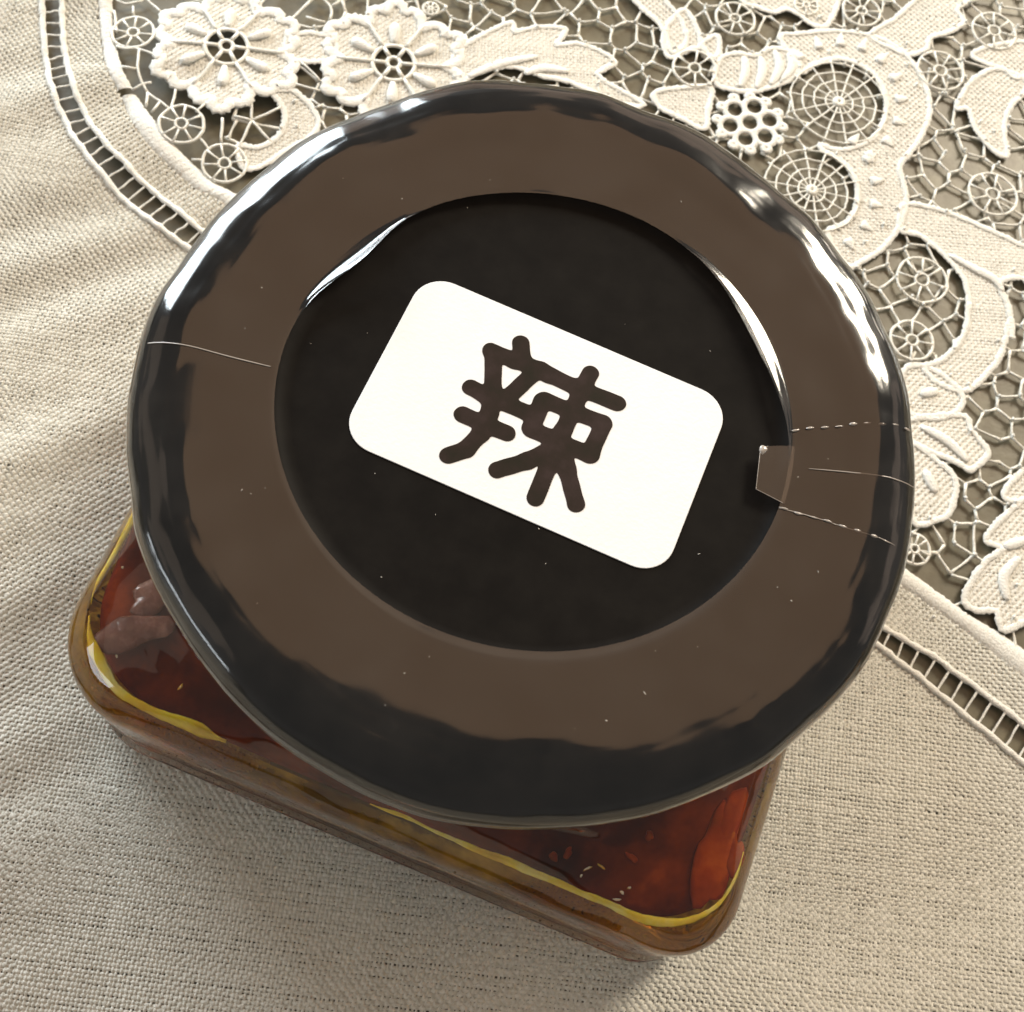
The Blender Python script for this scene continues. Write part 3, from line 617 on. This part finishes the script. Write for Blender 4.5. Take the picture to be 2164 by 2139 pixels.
lid = lathe('lid', [(0.4, JH - .7), (12, JH - .7), (21.6, JH - .7), (22.3, JH - .62), (22.8, JH - .35), (23.3, JH - .12), (24, JH - .1), (27, JH - .1), (30.0, JH - .14), (31.6, JH - .3), (33.2, JH - .7), (34.4, JH - 1.3), (35.2, JH - 2.1), (35.6, JH - 3.2), (35.7, JH - 4.6), (35.3, JH - 7), (34.9, JH - 8.6), (34.6, JH - 9.6), (33.5, JH - 9.8)], M_lid, jar, cap=True, disp=lambda r, z, t, i: (puff(r, t), z))

# ---- clear shrink seal: a film ring over the lid's edge, wavy where it bends
S_ = rng.random(12) * 6.28
def img_az(t): return (math.degrees(t - IMG) + 180) % 360 - 180
def bumpf(x, c, w): return math.exp(-((x - c) / w) ** 2)
def film_disp(r, z, t, i):
    az = img_az(t)
    k = min(1, max(0, (r - 28.0) / 3)) if z > JH - 8 else .5
    p3 = Vector((r * math.cos(t), r * math.sin(t), 3.0))
    nz = pnoise.noise(p3 * .12) * .40 + pnoise.noise(p3 * .27) * .15 + pnoise.noise(p3 * .55) * .035 + pnoise.noise(p3 * 1.3) * .006
    wv = nz * 1.15 + .14 * math.sin(3 * t + S_[0] + .3 * r) + .12 * math.sin(5 * t + S_[1] - .5 * r) + .012 * math.sin(4.2 * r + 2 * math.sin(3 * t) + S_[2])
    wv = max(wv, -.3) + .3
    if r < 23.3:       # the free inner edge, curled up in two places
        w = 1.9 * bumpf(az, 21, 22) + 1.8 * bumpf(az, 140, 14) + .22
        q = (23.3 - r) / 1.6
        r0 = 23.3 - .75 * math.sin(math.radians(az)) ** 2
        cu = min(1, max(0, w - .22) / .5) ** 2
        return r0 - q * w, z + cu * (q * q * .32 * w + q * .06 * w + .05 * w * math.sin(q * 7 + 6 * math.sin(2 * t)) * q)
    zz = z + k * wv * .7 * (1 if z > JH - 6 else .4)
    rr = puff(r, t) - .25 * k + k * wv * .6
    rr -= .75 * math.sin(math.radians(az)) ** 2 * max(0, 1 - (r - 23.3) / 3)
    if z > JH - .2 : zz += .012 * math.sin(7 * t + S_[5]) * (r - 23)/5 + .01 * pnoise.noise(p3 * .2)
    return rr, zz
fp = [(21.7, JH + .10), (22.0, JH + .10), (22.3, JH + .10), (22.6, JH + .10), (22.95, JH + .10), (23.3, JH + .10), (24.5, JH + .1), (26, JH + .1), (28, JH + .1), (29.3, JH + .08), (30.2, JH + .03), (31.0, JH - .04), (31.8, JH - .14), (32.6, JH - .28), (33.4, JH - .5), (34.2, JH - .82), (34.9, JH - 1.25), (35.5, JH - 1.85), (35.95, JH - 2.7), (36.15, JH - 3.6), (36.15, JH - 4.6), (36.0, JH - 5.6), (36.05, JH - 6.5), (35.75, JH - 7.4), (35.3, JH - 8.2), (35.5, JH - 8.9), (35.35, JH - 9.8), (34.6, JH - 10.6), (33.4, JH - 11.8), (32.4, JH - 13.4)]
fpd = []
for q0, q1 in zip(fp[:-1], fp[1:]):
    for kk in range(3): fpd.append((q0[0] + (q1[0] - q0[0]) * kk / 3, q0[1] + (q1[1] - q0[1]) * kk / 3))
fpd.append(fp[-1])
film = lathe('shrink_seal', fpd, M_film, jar, seg=480, disp=film_disp)

# thin bright welds in the film: the seam on the left, the tear strip on the right
m, nt, b = mat('film_weld'); M_weld = m
b.inputs['Base Color'].default_value = (0.50, 0.45, 0.40, 1); b.inputs['Roughness'].default_value = 0.15; b.inputs['Alpha'].default_value = 0.75; b.inputs['Coat Weight'].default_value = 1.0
def film_z(r):
    rs = [q[0] for q in fp[5:20]]; zs = [q[1] for q in fp[5:20]]; return float(np.interp(r, rs, zs))
def weld(name, pts, rad, n=16):
    q = catmull([(x, y) for x, y in pts], n); z = np.array([film_z(math.hypot(*v)) for v in q]) + .10 + .06*np.clip(np.hypot(*q.T)-29,0,3)
    mb = MB(); tube(mb, np.c_[q, z], np.asarray(rad) if np.ndim(rad) == 0 else np.interp(np.linspace(0, 1, len(q)), np.linspace(0, 1, len(rad)), rad), 6, .6, drape=False)
    return mb.build(name, M_weld, film)
weld('seam', LACE['seam'], [.07, .05, .05, .06, .04])
weld('crease', LACE['crease'], [.02, .05, .05, .05, .03])
for line in LACE['perforation']:
    q = resample(catmull(line, 8), .15); L_ = len(q); step = 9
    for k in range(0, L_ - 5, step):
        sgm = q[k:k + 6] + rng.normal(0, .05, 2); mb = MB(); sz = rng.uniform(.55, 1.35) * (1 + .25 * (k > L_ * .45 and k < L_ * .8)); z = np.array([film_z(math.hypot(*v)) for v in sgm]) + .12 + .05 * np.clip(np.hypot(*sgm.T) - 29, 0, 3)
        tube(mb, np.c_[sgm, z], sz * np.array([.03, .09, .12, .12, .08, .03]), 6, .8, drape=False); mb.build('perforation', M_weld, film)
tab = LACE['tab']; n = len(tab)
lift = [.0, .12, .16, .05, .0]
V = [(x, y, JH + .11 + (lift[k] if k < 5 else 0)) for k, (x, y) in enumerate(tab)]
cx_, cy_ = np.mean(tab, 0); V.append((cx_, cy_, JH + .16))
F = [(k, (k + 1) % n, n) for k in range(n)]
tabo = mesh('tear_tab', V, F, M_film, film, smooth=True)
mb = MB(); tube(mb, np.c_[np.array(tab[1:5]), [JH + .25, JH + .29, JH + .18, JH + .13]], .032, 6, .7, drape=False); mb.build('tab_edge', M_weld, tabo)

weld('tear_line', LACE['perforation'][1], [.03, .045, .02, .04, .03, .045, .02])
blob('glint_bead', (LACE['tab'][2][0] + .25, LACE['tab'][2][1], JH + .25), (.5, .3, .2), 1.2, M_weld, 77, tabo)  # glossy bead added at the tab to catch a lamp glint


# ---- sticker with its printed character
SX, SY, SW, SH, SA = 0.436, -0.996, 30.4, 18.5, R(-7.43)
p = []
for k, (sx, sy) in enumerate(((1, 1), (-1, 1), (-1, -1), (1, -1))):
    for i in range(11):
        a = R(90 * k + 9 * i); p.append((sx * (SW / 2 - 2.9) + 2.9 * math.cos(a), sy * (SH / 2 - 2.9) + 2.9 * math.sin(a)))
p = np.array(p); c, s = math.cos(SA), math.sin(SA)
w2 = lambda q: np.c_[SX + q[:, 0] * c - q[:, 1] * s, SY + q[:, 0] * s + q[:, 1] * c]
n = len(p); top = w2(p); edge = w2(p * (1 + .08 / SW))
V = np.r_[np.c_[edge, np.full(n, JH - .69)], np.c_[edge, np.full(n, JH - .61)], np.c_[top, np.full(n, JH - .59)]]
F = [tuple(range(2 * n, 3 * n))]
for q in (0, n):
    for k in range(n): F.append((q + k, q + (k + 1) % n, q + n + (k + 1) % n, q + n + k))
sticker = mesh('label_sticker', V, F, M_stick, jar, smooth=False)
sticker['label'] = 'white rounded sticker bearing one dark Chinese character'
# character: union of round strokes, traced as one outline
segs = [(np.array(a), np.array(b_)) for st in LACE['strokes'] for a, b_ in zip(st[:-1], st[1:])]
h = 0.11
lo = np.min([np.minimum(a, b_) for a, b_ in segs], 0) - 1.5; hi = np.max([np.maximum(a, b_) for a, b_ in segs], 0) + 1.5
gx = np.arange(lo[0], hi[0], h); gy = np.arange(lo[1], hi[1], h)
GX, GY = np.meshgrid(gx, gy, indexing='ij'); acc = np.zeros_like(GX); K = 9.0
for a, b_ in segs:
    d = b_ - a; t = np.clip(((GX - a[0]) * d[0] + (GY - a[1]) * d[1]) / (d @ d), 0, 1)
    acc += np.exp(-K * np.hypot(GX - a[0] - t * d[0], GY - a[1] - t * d[1]))
SD = -np.log(acc + 1e-30) / K - 0.79 + .03 * np.sin(GX * 2.3) * np.sin(GY * 2.7)
V = []; F = []; cache = {}
def vid(key, pt):
    if key not in cache: cache[key] = len(V); V.append((pt[0], pt[1], JH - .565))
    return cache[key]
for i in range(len(gx) - 1):
    for j in range(len(gy) - 1):
        cs = [(i, j), (i + 1, j), (i + 1, j + 1), (i, j + 1)]; val = [SD[q] for q in cs]
        if min(val) > 0: continue
        f_ = []
        for k in range(4):
            A_, B_ = cs[k], cs[(k + 1) % 4]; va, vb = val[k], val[(k + 1) % 4]
            if va <= 0: f_.append(vid(A_, (gx[A_[0]], gy[A_[1]])))
            if (va <= 0) != (vb <= 0):
                t = va / (va - vb); key = (min(A_, B_), max(A_, B_))
                f_.append(vid(key, (gx[A_[0]] + (gx[B_[0]] - gx[A_[0]]) * t, gy[A_[1]] + (gy[B_[1]] - gy[A_[1]]) * t)))
        if len(f_) > 2: F.append(tuple(f_))
mesh('printed_character', V, F, M_ink, sticker, smooth=False)

# dust and small scuffs caught on the lid and film
m, nt, b = mat('dust'); b.inputs['Base Color'].default_value = (0.62, 0.57, 0.5, 1); M_dust = m
mb = MB(); rd = np.random.default_rng(5)
for k in range(60):
    r_ = rd.uniform(2, 30) if k % 3 else rd.uniform(23.5, 30); a_ = rd.uniform(0, 6.283)
    x, y = r_ * math.cos(a_), r_ * math.sin(a_)
    q = np.array([x - SX, y - SY]); q = np.array([q[0] * c + q[1] * s, -q[0] * s + q[1] * c])
    if abs(q[0]) < SW / 2 + .3 and abs(q[1]) < SH / 2 + .3: continue
    z = JH + .16 if r_ > 23.4 else JH - .66
    if 22 < r_ <= 23.4: continue
    d = rd.uniform(0, 6.283); L_ = rd.exponential(.14) + .05; w_d = rd.uniform(.012, .042)
    tube(mb, np.array([[x, y, z], [x + L_ * .5 * math.cos(d), y + L_ * .5 * math.sin(d), z], [x + L_ * math.cos(d), y + L_ * math.sin(d), z]]), [w_d * .6, w_d, w_d * .6], 5, .5, drape=False)
du = mb.build('lid_dust', M_dust, lid); du['kind'] = 'stuff'
